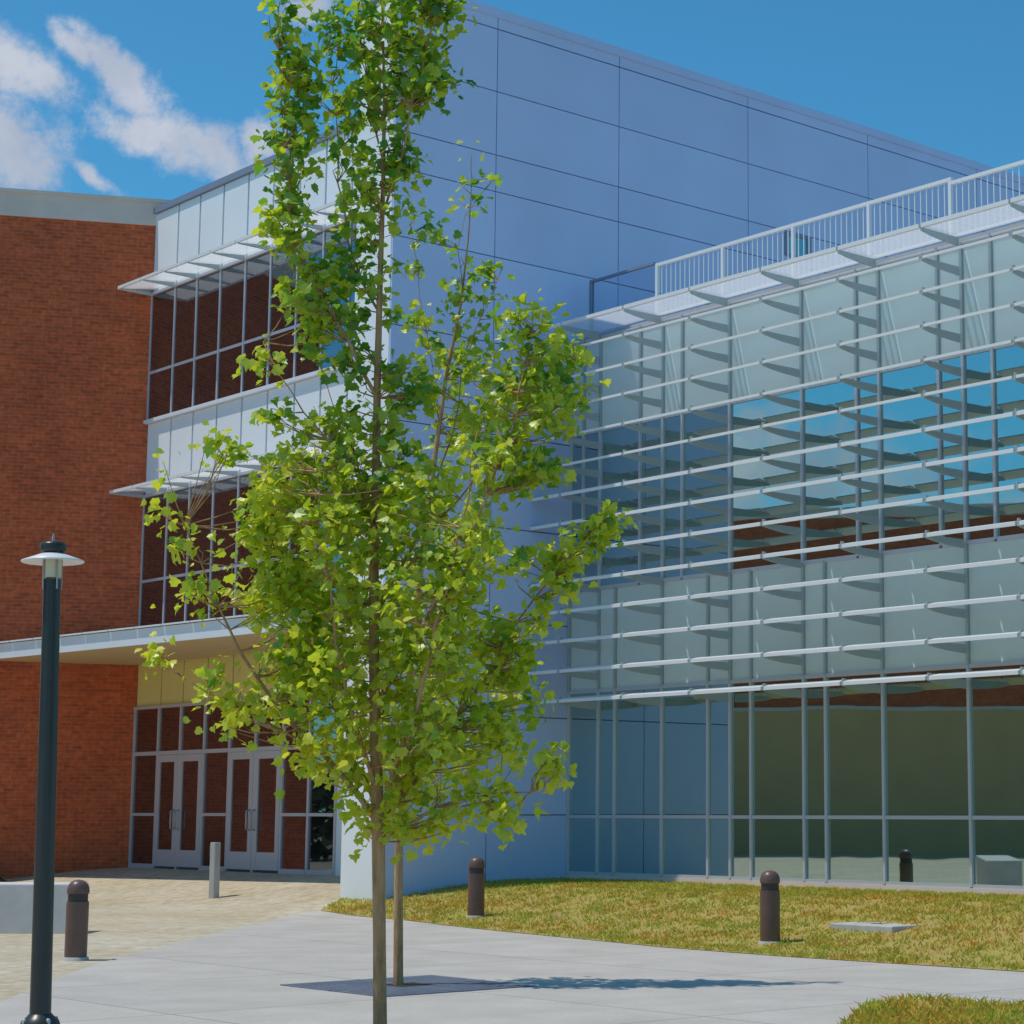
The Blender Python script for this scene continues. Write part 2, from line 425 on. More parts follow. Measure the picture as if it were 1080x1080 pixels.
def grass(name, poly, count, hmin, hmax, label, xmax=9):
    rng = random.Random(3)
    xs = [p[0] for p in poly]; ys = [p[1] for p in poly]
    x0, x1, y0, y1 = min(xs), min(max(xs), xmax), min(ys), max(ys)
    V = []; F = []; n = 0
    while n < count:
        cx, cy = rng.uniform(x0, x1), rng.uniform(y0, y1)
        for _ in range(rng.randint(5, 14)):                        # small tufts
            x, y = cx + rng.gauss(0, .07), cy + rng.gauss(0, .07)
            if not in_poly(x, y, poly): continue
            z = zg(x, y) + .008; h = rng.uniform(hmin, hmax); a = rng.uniform(0, 6.283); w = rng.uniform(.006, .012)
            lx, ly = rng.gauss(0, .5) * h, rng.gauss(0, .5) * h
            ca, sa = math.cos(a) * w, math.sin(a) * w
            b = len(V)
            V += [(x - ca, y - sa, z), (x + ca, y + sa, z), (x + ca * .7 + lx * .5, y + sa * .7 + ly * .5, z + h * .62), (x + lx * 1.2, y + ly * 1.2, z + h)]
            F += [(b, b + 1, b + 2), (b, b + 2, b + 3)]; n += 1
    mb = MB(); mb.v = V; mb.f = F; mb.sm = [False] * len(F)
    return mb.build(name, M['grass'], fix=False, label=label, cat='grass', kind='stuff')
grass('grass', lawn_poly, 62000, .025, .06, 'yellowish rough turf between the path and the glass front')
grass('grass', bed_front, 22000, .03, .075, 'coarse dry turf in the bottom right corner bed', xmax=6)

# ------------------------------------------------------------------ brick building on the left
def brick_building():
    ang = R(15)
    K = W(-12.93, -1.5)                                    # the inner corner with the glazed wing
    root = empty('brick_building', (K.x, K.y, 0), math.pi + ang, label='red brick building with a plain pale parapet band, left of the glazed entrance', cat='building')
    # local x runs left along the wall (towards the camera side), local y is... into the building is -y
    def P(name, m, mb, uv=None, par=root, **kw):
        o = mb.build(name, m, par, **kw)
        if uv: add_uv(o, uv)
        return o
    L = 7.1
    P('wall', M['brick'], MB().box(-3.0, L, -9, 0, -.6, 14.46), (1, 0, 0))
    P('parapet_band', M['cap'], MB().box(-3.03, L + .04, -9.04, .035, 14.46, 14.98), label=None)
    P('coping', M['cap'], MB().box(-3.06, L + .07, -9.08, .075, 14.98, 15.06))
brick_building()

def far_building():
    root = empty('brick_building', (-46, 22, 0), R(3), label='red brick building with a dull stone base, mirrored in the right hand glass front', cat='building')
    o = MB().box(-10, 0, -26, 21, -.4, 5.6).build('base_storey', M['stone_base'], root)
    o = MB().box(-10, -.05, -25.95, 20.95, 5.6, 12.9).build('wall', M['brick'], root); add_uv(o, (0, 1, 0))
    MB().box(-10.05, .0, -26.0, 21.0, 12.9, 13.3).build('parapet_band', M['cap'], root)
    MB().box(-10.02, .05, -26.03, 21.03, 5.45, 5.598).build('string_course', M['cap'], root)
far_building()

def far_planting():
    rng = random.Random(9); lv = MB()
    for k in range(5200):
        y = rng.uniform(40, 66); x = -40 + rng.gauss(0, 1.2) + .1 * (y - 50)
        h = rng.random() ** .8 * (3.4 + 1.1 * math.sin(y * .9) + .6 * math.sin(y * 2.3))
        p = Vector((x, y, h)); t1 = Vector((rng.gauss(0, 1), rng.gauss(0, 1), rng.gauss(0, 1))).normalized()
        q = t1.cross(Vector((rng.gauss(0, 1), rng.gauss(0, 1), rng.gauss(0, 1)))).normalized() * .16
        lv.add([p - t1 * .3, p + q, p + t1 * .3, p - q], [(0, 1, 2, 3)])
    lv.build('hedge_planting', mat('hedge leaf', (.05, .10, .03), .7, var=.5, vscale=1.5), fix=False,
             label='dark green planting mirrored in the right end of the entrance glass', cat='planting', kind='stuff')
far_planting()

# ------------------------------------------------------------------ glazed wing with the entrance
def glazed_wing():
    V = -1.5
    ORG = (-7, V, .45)
    root = empty('glazed_wing', W(-7, V, .45), YAW, label='glazed wing with white panel bands and the main entrance doors', cat='building')
    def B(name, m, mb, par=root, **kw): return mb.build(name, m, par, off=ORG, **kw)
    us = [-12.93, -11.86, -10.91, -9.91, -8.89, -7.88, -6.86, -5.9, -4.95, -4.0, -3.05, -2.1, -1.15]
    def mull(u, z0, z1, m=M['alu'], w=.026, d=.025): B('mullion', m, MB().box(u - w, u + w, V - d, V + .05, z0, z1))
    B('wall', M['joint'], MB().box(-14, -.3, V + .06, V + 9, -.3, 14.72))
    B('roof_edge', M['flash'], MB().box(-12.95, -.3, V - .06, V + .3, 14.72, 14.86))
    # panel bands
    for z0, z1 in ((12.93, 14.715), (8.42, 9.98)):
        for a, b in zip(us[:-1], us[1:]):
            B('wall_panel', M['panel'], MB().cbox(a + .030, b - .030, V, V + .055, z0, z1, .006))
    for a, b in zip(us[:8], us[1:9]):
        B('entrance_panel', M['bounce_panel'], MB().cbox(a + .022, b - .022, V, V + .055, 3.83, 4.78, .006))
    # window bands
    for z0, zt, z1 in ((10.06, 11.12, 12.86), (4.9, 6.52, 8.35)):
        for a, b in zip(us[:-1], us[1:]):
            B('window', M['entry_glass'], MB().box(a + .03, b - .03, V - .005, V + .03, z0, zt - .03))
            B('window', M['entry_glass'], MB().box(a + .03, b - .03, V - .005, V + .03, zt + .03, z1))
            B('transom', M['alu'], MB().box(a + .03, b - .03, V - .02, V + .05, zt - .03, zt + .03))
        for u in us: mull(u, z0, z1)
        B('sill', M['white'], MB().box(us[0], us[-1], V - .10, V + .055, z0 - .075, z0))
        B('head', M['alu'], MB().box(us[0], us[-1], V - .065, V + .055, z1, z1 + .06))
        # projecting shade of fritted glass panels on brackets
        for a, b in zip([us[0] - .0] + us[1:-2], us[1:-1]):
            zs = z1 + .06
            B('sunshade_panel', M['frit'], MB().prism([(V - .80, zs - .02), (V - .04, zs + .06), (V - .04, zs + .085), (V - .80, zs + .005)], 0, a + .03, b - .03))
            B('shade_edge', M['white_rail'], MB().box(a + .015, b - .015, V - .835, V - .80, zs - .045, zs + .02))
        for u in us[:-1]:
            B('bracket_fin', M['fin'], MB().prism([(V - .78, zs - .045), (V - .04, zs - .06), (V - .04, zs + .05), (V - .78, zs - .025)], 0, u - .012, u + .012))
    # entrance screen
    e = us[:9]
    zb, zm, zd, zh = .47, 1.55, 2.82, 3.76
    for i, (a, b) in enumerate(zip(e[:-1], e[1:])):
        B('window', M['entry_glass'], MB().box(a + .03, b - .03, V - .005, V + .03, zd + .04, zh))
        B('transom', M['door'], MB().box(a + .03, b - .03, V - .055, V + .05, zd - .04, zd + .04))
        if i in (1, 2, 4, 5):
            # one door leaf: stiles and rails, pane, pull handle
            d = B('door', M['door'], MB().box(a + .035, a + .17, V - .05, V + .02, zb + .02, zd - .045).box(b - .17, b - .035, V - .05, V + .02, zb + .02, zd - .045)
                  .box(a + .17, b - .17, V - .047, V + .02, zb + .02, zb + .36).box(a + .17, b - .17, V - .047, V + .02, zd - .19, zd - .045))
            B('pane', M['entry_glass'], MB().box(a + .17, b - .17, V - .03, V - .01, zb + .36, zd - .19), par=d)
            hx = b - .10 if i in (1, 4) else a + .10
            B('handle', M['steel'], MB().tube([(hx, V - .06, 1.25), (hx, V - .13, 1.27), (hx, V - .13, 1.62), (hx, V - .06, 1.64)], [.018] * 4), par=d)
        else:
            B('window', M['entry_glass'], MB().box(a + .03, b - .03, V - .005, V + .03, zb + .06, zm - .03))
            B('window', M['entry_glass'], MB().box(a + .03, b - .03, V - .005, V + .03, zm + .03, zd - .04))
            B('transom', M['door'], MB().box(a + .03, b - .03, V - .055, V + .05, zm - .03, zm + .03))
            B('sill', M['door'], MB().box(a + .03, b - .03, V - .055, V + .05, zb - .1, zb + .06))
    for u in e: mull(u, zb - .1, zh, M['door'], .034, .04)
    B('head', M['door'], MB().box(e[0], e[-1], V - .065, V + .055, zh, zh + .065))
    B('entrance_return', M['panel'], MB().box(-4.95, -1.15, V - .02, V + .056, .1, 4.78))
    # canopy: its front edge runs a little askew to the wall and dies into the brick on the left
    f0 = (-13.75, -4.75); f1 = (-1.12, -3.74)
    def front(u, d=0): return f0[1] + (u - f0[0]) * (f1[1] - f0[1]) / (f1[0] - f0[0]) + d
    c = B('canopy', M['roofing'], MB().prism([(f0[0], f0[1] + .05), (f1[0], f1[1] + .05), (f1[0], V - .08), (-12.93, V - .08)], 2, 4.76, 4.98))
    B('soffit', M['soffit'], MB().prism([(f0[0], f0[1] + .05), (f1[0], f1[1] + .05), (f1[0], V - .08), (-12.93, V - .08)], 2, 4.72, 4.757), par=c)
    B('fascia', M['white'], MB().prism([(f0[0] - .4, front(f0[0] - .4)), (f1[0], f1[1]), (f1[0], f1[1] + .049), (f0[0] - .4, front(f0[0] - .4, .049))], 2, 4.70, 5.0), par=c)
    n = 14
    for k in range(n):
        a = f0[0] - .35 + (f1[0] - f0[0] + .3) * k / n; b = f0[0] - .35 + (f1[0] - f0[0] + .3) * (k + 1) / n - .03
        mb = MB()
        mb.add([(a, front(a, -.06), 5.01), (b, front(b, -.06), 5.01), (b, front(b, .55), 5.06), (a, front(a, .55), 5.06),
                (a, front(a, -.06), 5.04), (b, front(b, -.06), 5.04), (b, front(b, .55), 5.10), (a, front(a, .55), 5.10)],
               [(0, 3, 2, 1), (4, 5, 6, 7), (0, 1, 5, 4), (1, 2, 6, 5), (2, 3, 7, 6), (3, 0, 4, 7)])
        B('edge_panel', M['white'], mb, par=c)
glazed_wing()

# ------------------------------------------------------------------ tall panel clad block
def panel_block():
    VC, UL = -3.84, -1.1
    ORG = (0, VC, .2)
    root = empty('panel_block', W(0, VC, .2), YAW, label='tall windowless block clad in metal panels, the shaded side tinted blue, behind the front tree', cat='building')
    def B(name, m, mb, par=root, **kw): return mb.build(name, m, par, off=ORG, **kw)
    B('wall', M['joint'], MB().box(UL + .02, -.045, VC + .045, 24, -.3, 15.44))
    B('roof', M['roofing'], MB().box(UL - 6, -.06, V2 := 1.0, 24, 12.0, 15.43))
    vs = [VC, -1.73, 1.06, 4.34, 7.75, 11.2, 14.6, 18.0, 21.2, 24.0]
    zs = [-.2, 1.55, 3.2, 4.8, 6.4, 8.0, 9.6, 11.12, 12.29, 12.95, 14.10, 15.24]
    g = .009
    for a, b in zip(vs[:-1], vs[1:]):
        for z0, z1 in zip(zs[:-1], zs[1:]):
            if b > 8 and z1 < 9.7: continue
            B('wall_panel', M['shade_blue_panel'], MB().box(-.04, 0, a + g, b - g, z0 + g, z1 - g))
        B('wall_panel', M['shade_blue_panel'], MB().box(-.04, 0.0, a + g, b - g, 15.24 + g * 1.6, 15.44))
    for z0, z1 in zip(zs[:-1], zs[1:]):
        B('wall_panel', M['panel'], MB().box(UL, -.042, VC, VC + .04, z0 + g, z1 - g))
    B('coping', M['shade_blue_panel'], MB().box(-.3, .05, VC - .05, 24, 15.44, 15.60).box(UL - .03, -.3, VC - .05, VC + .25, 15.44, 15.60))
    w = B('window', M['glass'], MB().box(-.02, .015, 5.38, 5.93, 12.50, 12.86), label='small window reflecting the sky, above the roof rail')
    B('window_frame', M['flash'], MB().box(-.02, .03, 5.32, 5.38, 12.44, 12.92).box(-.02, .03, 5.93, 6.05, 12.44, 12.92).box(-.02, .028, 5.38, 5.93, 12.44, 12.50).box(-.02, .028, 5.38, 5.93, 12.86, 12.92), par=w)
panel_block()

# ------------------------------------------------------------------ glass wing with sunshades
def glass_wing():
    ORG = (7, 0, .45)
    root = empty('glass_wing', W(7, 0, .45), YAW, label='low glass fronted wing with rows of white sunshade blades, right of the tall block', cat='building')
    def B(name, m, mb, par=root, **kw): return mb.build(name, m, par, off=ORG, **kw)
    END = 14.01
    mains = [.83 + 1.647 * k for k in range(9)]            # .83 ... 14.01
    VIS = 7                                               # bays seen in the photograph
    up = [0.03] + sorted(mains + [.38, 1.90, 2.97, 6.95, 8.60, 9.62, 11.9])
    lo = [0.03] + sorted(mains + [1.27, 3.60, 4.60, 6.24, 11.2])
    up = [u for u in up if u <= END + .01]; lo = [u for u in lo if u <= END + .01]
    B('wall', M['joint'], MB().box(.02, END + .03, .06, 20, -.2, 9.84))
    B('roof', M['roofing'], MB().box(.02, END + .03, .07, 20, 9.85, 9.93))
    B('end_wall', M['panel'], MB().box(END + .032, END + .08, .0, 20, -.2, 9.9))
    B('base_kerb', M['cap'], MB().box(.01, END + .03, -.05, .055, .1, .55))
    def band(us, m, name, z0, z1, d=.05):
        for a, b in zip(us[:-1], us[1:]):
            B(name, m, MB().box(a + .028, b - .028, .0, d, z0, z1))
    def mulls(us, z0, z1, mm):
        for u in us:
            B('mullion', mm, MB().box(u - .023, u + .023, -.04, .055, z0, z1))
    def rail(us, z, h=.028, m=M['alu'], d=.034):
        for a, b in zip(us[:-1], us[1:]): B('transom', m, MB().box(a + .027, b - .027, -d, .05, z - h, z + h))
    band(lo, M['glass'], 'window', .60, 1.49); band(lo, M['glass'], 'window', 1.555, 3.62)
    band(lo, M['spandrel'], 'spandrel_panel', 3.68, 5.38)
    band(up, M['glass'], 'window', 5.44, 8.14)
    band(up, M['spandrel'], 'spandrel_panel', 8.20, 9.80)
    mulls(lo, .56, 3.65, M['alu']); mulls(lo, 3.65, 5.41, M['fin']); mulls(up, 5.41, 8.17, M['alu']); mulls(up, 8.17, 9.84, M['fin'])
    rail(lo, .575, .025); rail(lo, 1.522); rail(lo, 3.65, .03); rail(up, 5.41, .03); rail(up, 8.17, .03); rail(up, 9.82, .02)
    # the bracket fins, one at every main mullion and row, and the blades spanning between them
    rows = [3.46 + .5 * k for k in range(13)]
    P = .88
    edges = [0.02] + mains
    blade_pts = lambda z: [(-P - .02, z - (.046 if z < 7 else .032)), (-P + .0, z - (.048 if z < 7 else .035)), (-P + .19, z + .036), (-P + .19, z + .052), (-P - .005, z + .012), (-P - .02, z + .006)]
    fin_pts = lambda z: [(-P + .0, z - .055), (-P * .80, z - .085), (-P * .5, z - .115), (-.07, z - .135), (-.07, z - .005), (-P + .06, z - .005), (-P + .06, z + .055), (-P + .0, z + .055)]
    rest_b, rest_f = MB(), MB()
    for r, z in enumerate(rows):
        for i, (a, b) in enumerate(zip(edges[:-1], edges[1:])):
            g0 = 0 if i == 0 else .035
            if i < VIS: B('sunshade_blade', M['blade'], MB().prism(blade_pts(z), 0, a + g0, b - .035))
            else: rest_b.prism(blade_pts(z), 0, a + g0, b - .035)
    for r, z in enumerate(rows + [9.90]):
        for i, u in enumerate(mains):
            if i < VIS: B('bracket_fin', M['fin'], MB().prism(fin_pts(z), 0, u - .011, u + .011))
            else: rest_f.prism(fin_pts(z), 0, u - .011, u + .011)
    B('sunshade_blade', M['blade'], rest_b, kind='stuff'); B('bracket_fin', M['fin'], rest_f, kind='stuff')
    # top shade of fritted glass
    for i, (a, b) in enumerate(zip(edges[:-1], edges[1:])):
        sp = B('top_shade', M['frit'], MB().box(a + .03, b - .03, -P + .03, -.07, 9.905, 9.93))
        B('shade_edge', M['blade'], MB().box(a + .02, b - .02, -P - .03, -P + .028, 9.885, 9.945), par=sp)
glass_wing()

def roof_railing():
    ORG = (7, .25, 9.93)
    root = empty('roof_railing', W(7, .25, 9.93), YAW, label='white railing with thin vertical bars along the roof edge', cat='railing')
    def B(name, m, mb, par=root): return mb.build(name, m, par, off=ORG)
    V = .25
    posts = [2.02 + 1.66 * k for k in range(8)]
    for k, u in enumerate(posts):
        top = 10.96 if k < 5 else 10.88
        B('post', M['white_rail'], MB().box(u - .027, u + .027, V - .027, V + .027, 9.93, top))
    for k, (a, b) in enumerate(zip(posts[:-1], posts[1:])):
        top = 10.93 if k < 4 else 10.87
        B('top_rail', M['white_rail'], MB().box(a + .028, b - .028, V - .028, V + .028, top - .026, top + .026))
        B('bottom_rail', M['white_rail'], MB().box(a + .028, b - .028, V - .02, V + .02, 10.03, 10.07))
        for j in range(1, 14):
            u = a + (b - a) * j / 14
            B('baluster', M['white_rail'], MB().box(u - .0065, u + .0065, V - .0065, V + .0065, 10.07, top - .026))
roof_railing()

def roof_screen():
    ORG = (.2, .25, 9.93); V = .25
    root = empty('roof_screen', W(.2, .25, 9.93), YAW, label='clear glass wind screen in a dark frame where the railing meets the tall block', cat='screen')
    m = bpy.data.materials.new('clear glass'); m.use_nodes = True
    t = NT(m.node_tree); nodes = m.node_tree.nodes; nodes.remove(nodes['Principled BSDF'])
    tr = t.n('ShaderNodeBsdfTransparent'); tr.inputs[0].default_value = (.9, .93, .97, 1); gl = t.n('ShaderNodeBsdfGlossy'); gl.inputs['Roughness'].default_value = .01
    mx = t.n('ShaderNodeMixShader'); mx.inputs[0].default_value = .05; t.l(tr.outputs[0], mx.inputs[1]); t.l(gl.outputs[0], mx.inputs[2])
    t.l(mx.outputs[0], nodes['Material Output'].inputs[0])
    MB().box(.27, 1.93, V - .008, V + .008, 10.0, 10.955).build('pane', m, root, off=ORG)
    MB().box(.20, .27, V - .03, V + .03, 9.93, 11.0).build('post', M['flash'], root, off=ORG)
    MB().box(.27, 1.95, V - .025, V + .025, 10.955, 11.0).build('top_rail', M['flash'], root, off=ORG)
roof_screen()

# ------------------------------------------------------------------ street furniture
def bollard(x, y, label, cov=True):
    root = empty('bollard', (x, y, zg(x, y)), label=label, cat='bollard', group='bronze bollards around the path')
    return root
def bollard_parts(root):
    MB().lathe([(.14, -.05), (.14, .03), (.132, .036)], 28).build('base_plate', M['cover'], root)
    MB().lathe([(.118, .03), (.12, .05), (.12, .63)], 28).build('body', M['bronze'], root)
    MB().lathe([(.107, .63), (.107, .72)], 24).build('neck', M['bronze_dark'], root)
    MB().lathe([(.119, .715), (.121, .74), (.118, .775), (.104, .815), (.078, .845), (.04, .862), (.004, .867)], 28).build('dome_cap', M['bronze'], root)
def dup(src, name_root):
    for ch in list(src.children):
        c = ch.copy(); col.objects.link(c); c.parent = name_root
b0 = bollard(.77, 25.24, 'bronze bollard with domed top in the turf beside the concrete cover slab'); bollard_parts(b0)
b1 = bollard(-3.30, 30.42, 'bronze bollard with domed top in the turf before the tall block'); dup(b0, b1)
b2 = bollard(-6.87, 23.15, 'dark bollard on sandy paving between the lamp post and concrete wall'); dup(b0, b2)

def seat_wall():
    root = empty('seat_wall', (-10.6, 28.4, 0), R(0), label='low pale concrete seat wall behind the lamp post on the left', cat='wall')
    MB().cbox(-3.2, 2.14, -.28, .42, -.1, .655, .02).build('wall_body', M['concrete_wall'], root)
seat_wall()

def lamp_post():
    x, y = -4.93, 15.8
    root = empty('lamp_post', (x, y, 0), R(0), label='dark slim lamp post with a white disc shade at the left edge', cat='street lamp')
    MB().lathe([(.15, -.02), (.15, .02), (.135, .07), (.10, .10), (.082, .12)], 28).build('base_cover', M['black_pole'], root)
    for k in range(4):
        a = math.pi / 4 + k * math.pi / 2
        MB().lathe([(.017, .05), (.017, .085), (.008, .092)], 8, (.125 * math.cos(a), .125 * math.sin(a))).build('bolt', M['steel'], root)
    MB().lathe([(.078, .1), (.072, 1.6), (.064, 3.36)], 28).build('pole', M['black_pole'], root)
    MB().lathe([(.064, 3.37), (.066, 3.40), (.066, 3.53)], 24).build('lamp_glass', M['lamp_glass'], root)
    mb = MB()
    for k in range(4):
        a = math.pi / 4 + k * math.pi / 2
        c, s = .075 * math.cos(a), .075 * math.sin(a)
        mb.tube([(c, s, 3.28), (c, s, 3.60)], [.008, .008], 6)
    mb.build('cage_rod', M['steel'], root)
    MB().lathe([(.07, 3.525), (.225, 3.488), (.235, 3.494), (.232, 3.502), (.09, 3.555), (.06, 3.565)], 40).build('disc_shade', M['lamp_disc'], root)
    MB().lathe([(.085, 3.566), (.098, 3.58), (.098, 3.622), (.088, 3.64), (.03, 3.652)], 28).build('cap', M['black_pole'], root)
    MB().lathe([(.014, 3.65), (.012, 3.68), (.003, 3.715)], 10).build('finial', M['steel'], root)
lamp_post()
bpy.data.objects['lamp_post'].rotation_euler = (0, R(-1.0), 0)      # it stands slightly out of plumb

def button_post():
    p = (-8.5, 36.55)
    root = empty('button_post', (*p, zg(*p)), YAW, label='slim grey push button post standing before the entrance doors', cat='post')
    MB().cbox(-.085, .085, -.06, .06, -.05, .95, .015).build('column', M['steel'], root)
    MB().cbox(-.115, -.087, -.055, .055, .72, .90, .008).build('button_box', M['black_pole'], root)
    MB().lathe([(.0, 0), (.04, 0), (.04, .02), (.034, .026)], 20).build('button', M['lamp_disc'], root).matrix_local = Matrix.Translation((-.115, 0, .82)) @ Matrix.Rotation(R(-90), 4, 'Y')
button_post()

def cover_slab():
    c = W(10.72, -3.72)
    root = empty('cover_slab', (c.x, c.y, zg(c.x, c.y)), YAW, label='flat pale concrete access cover lying in the turf', cat='cover')
    MB().cbox(-.52, .52, -.32, .32, -.06, .045, .014).build('slab', M['cover'], root)
    MB().cbox(-.10, .10, -.035, .035, .0452, .049, .0015).build('lifting_slot', M['dark'], root)
cover_slab()

def tree_grate(cu, cv, label):
    c = W(cu, cv)
    root = empty('tree_grate', (c.x, c.y, 0), YAW, label=label, cat='tree grate', group='square iron tree grates')
    s = .80
    MB().box(-s, s, -s, s, -.06, .012).build('planting_soil', M['soil'], root)
    MB().box(-s - .05, s + .05, -s - .05, -s, -.05, .016).box(-s - .05, s + .05, s, s + .05, -.05, .016).box(-s - .05, -s, -s, s, -.05, .016).box(s, s + .05, -s, s, -.05, .016).build('frame', M['grate'], root)
    mb = MB(); n = 14
    for k in range(n):
        a = .2 + k * (s - .2) / n; b = a + (s - .2) / n * .72
        mb.box(-b, b, -b, -a, .0125, .017).box(-b, b, a, b, .0125, .017).box(-b, -a, -a, a, .0125, .017).box(a, b, -a, a, .0125, .017)
    for sx in (-1, 1):
        mb.box(sx * .2 - (.0 if sx > 0 else .66), sx * .2 + (.66 if sx > 0 else 0), -.02, .02, .0127, .0176)
        mb.box(-.02, .02, sx * .2 - (.0 if sx > 0 else .66), sx * .2 + (.66 if sx > 0 else 0), .0129, .0180)
    mb.build('bars', M['grate'], root)
tree_grate(11.95, -11.42, 'dark square iron grate in the concrete round the thin rear tree')
tree_grate(16.85, -15.08, 'dark square iron grate at the foot of the near tree')

# ------------------------------------------------------------------ trees
def leaf_mat(name, stops):
    m = bpy.data.materials.new(name); m.use_nodes = True
    t = NT(m.node_tree); nodes = m.node_tree.nodes; nodes.remove(nodes['Principled BSDF'])
    geo = t.n('ShaderNodeNewGeometry'); tc = t.n('ShaderNodeTexCoord')
    at = t.n('ShaderNodeAttribute', attribute_name='age')
    f = t.math('ADD', t.math('MULTIPLY', geo.outputs['Random Per Island'], .34), t.math('MULTIPLY', at.outputs['Fac'], .68))
    c = t.ramp(f, stops)
    df = t.n('ShaderNodeBsdfDiffuse'); t.l(c, df.inputs[0])
    tl = t.n('ShaderNodeBsdfTranslucent'); t.l(t.mix(1.0, c, (1.15, 1.2, .7), 'MULTIPLY'), tl.inputs[0])
    gl = t.n('ShaderNodeBsdfGlossy'); gl.inputs['Roughness'].default_value = .4; gl.inputs[0].default_value = (.8, .85, .8, 1)
    mx = t.n('ShaderNodeMixShader'); mx.inputs[0].default_value = .55; t.l(df.outputs[0], mx.inputs[1]); t.l(tl.outputs[0], mx.inputs[2])
    m2 = t.n('ShaderNodeMixShader'); m2.inputs[0].default_value = .05; t.l(mx.outputs[0], m2.inputs[1]); t.l(gl.outputs[0], m2.inputs[2])
    t.l(m2.outputs[0], nodes['Material Output'].inputs[0])
    return m
M['leaf'] = leaf_mat('maple leaf', [(.0, (.06, .19, .035)), (.3, (.17, .36, .035)), (.6, (.58, .64, .04)), (1.0, (.80, .72, .07))])
def bark():
    m = bpy.data.materials.new('young bark'); m.use_nodes = True
    t = NT(m.node_tree); p = m.node_tree.nodes['Principled BSDF']
    tc = t.n('ShaderNodeTexCoord'); mp = t.n('ShaderNodeMapping'); mp.inputs['Scale'].default_value = (9, 9, 1.6); t.l(tc.outputs['Object'], mp.inputs[0])
    n = smooth_noise(t, 2.5, 6, .65, vec=mp.outputs[0])
    t.l(t.ramp(n, [(.3, (.24, .12, .055)), (.5, (.46, .255, .115)), (.72, (.60, .385, .21))]), p.inputs['Base Color']); p.inputs['Roughness'].default_value = .85
    b = t.n('ShaderNodeBump'); b.inputs['Strength'].default_value = .5; b.inputs['Distance'].default_value = .01; t.l(n, b.inputs['Height']); t.l(b.outputs[0], p.inputs['Normal'])
    return m
M['bark'] = bark()

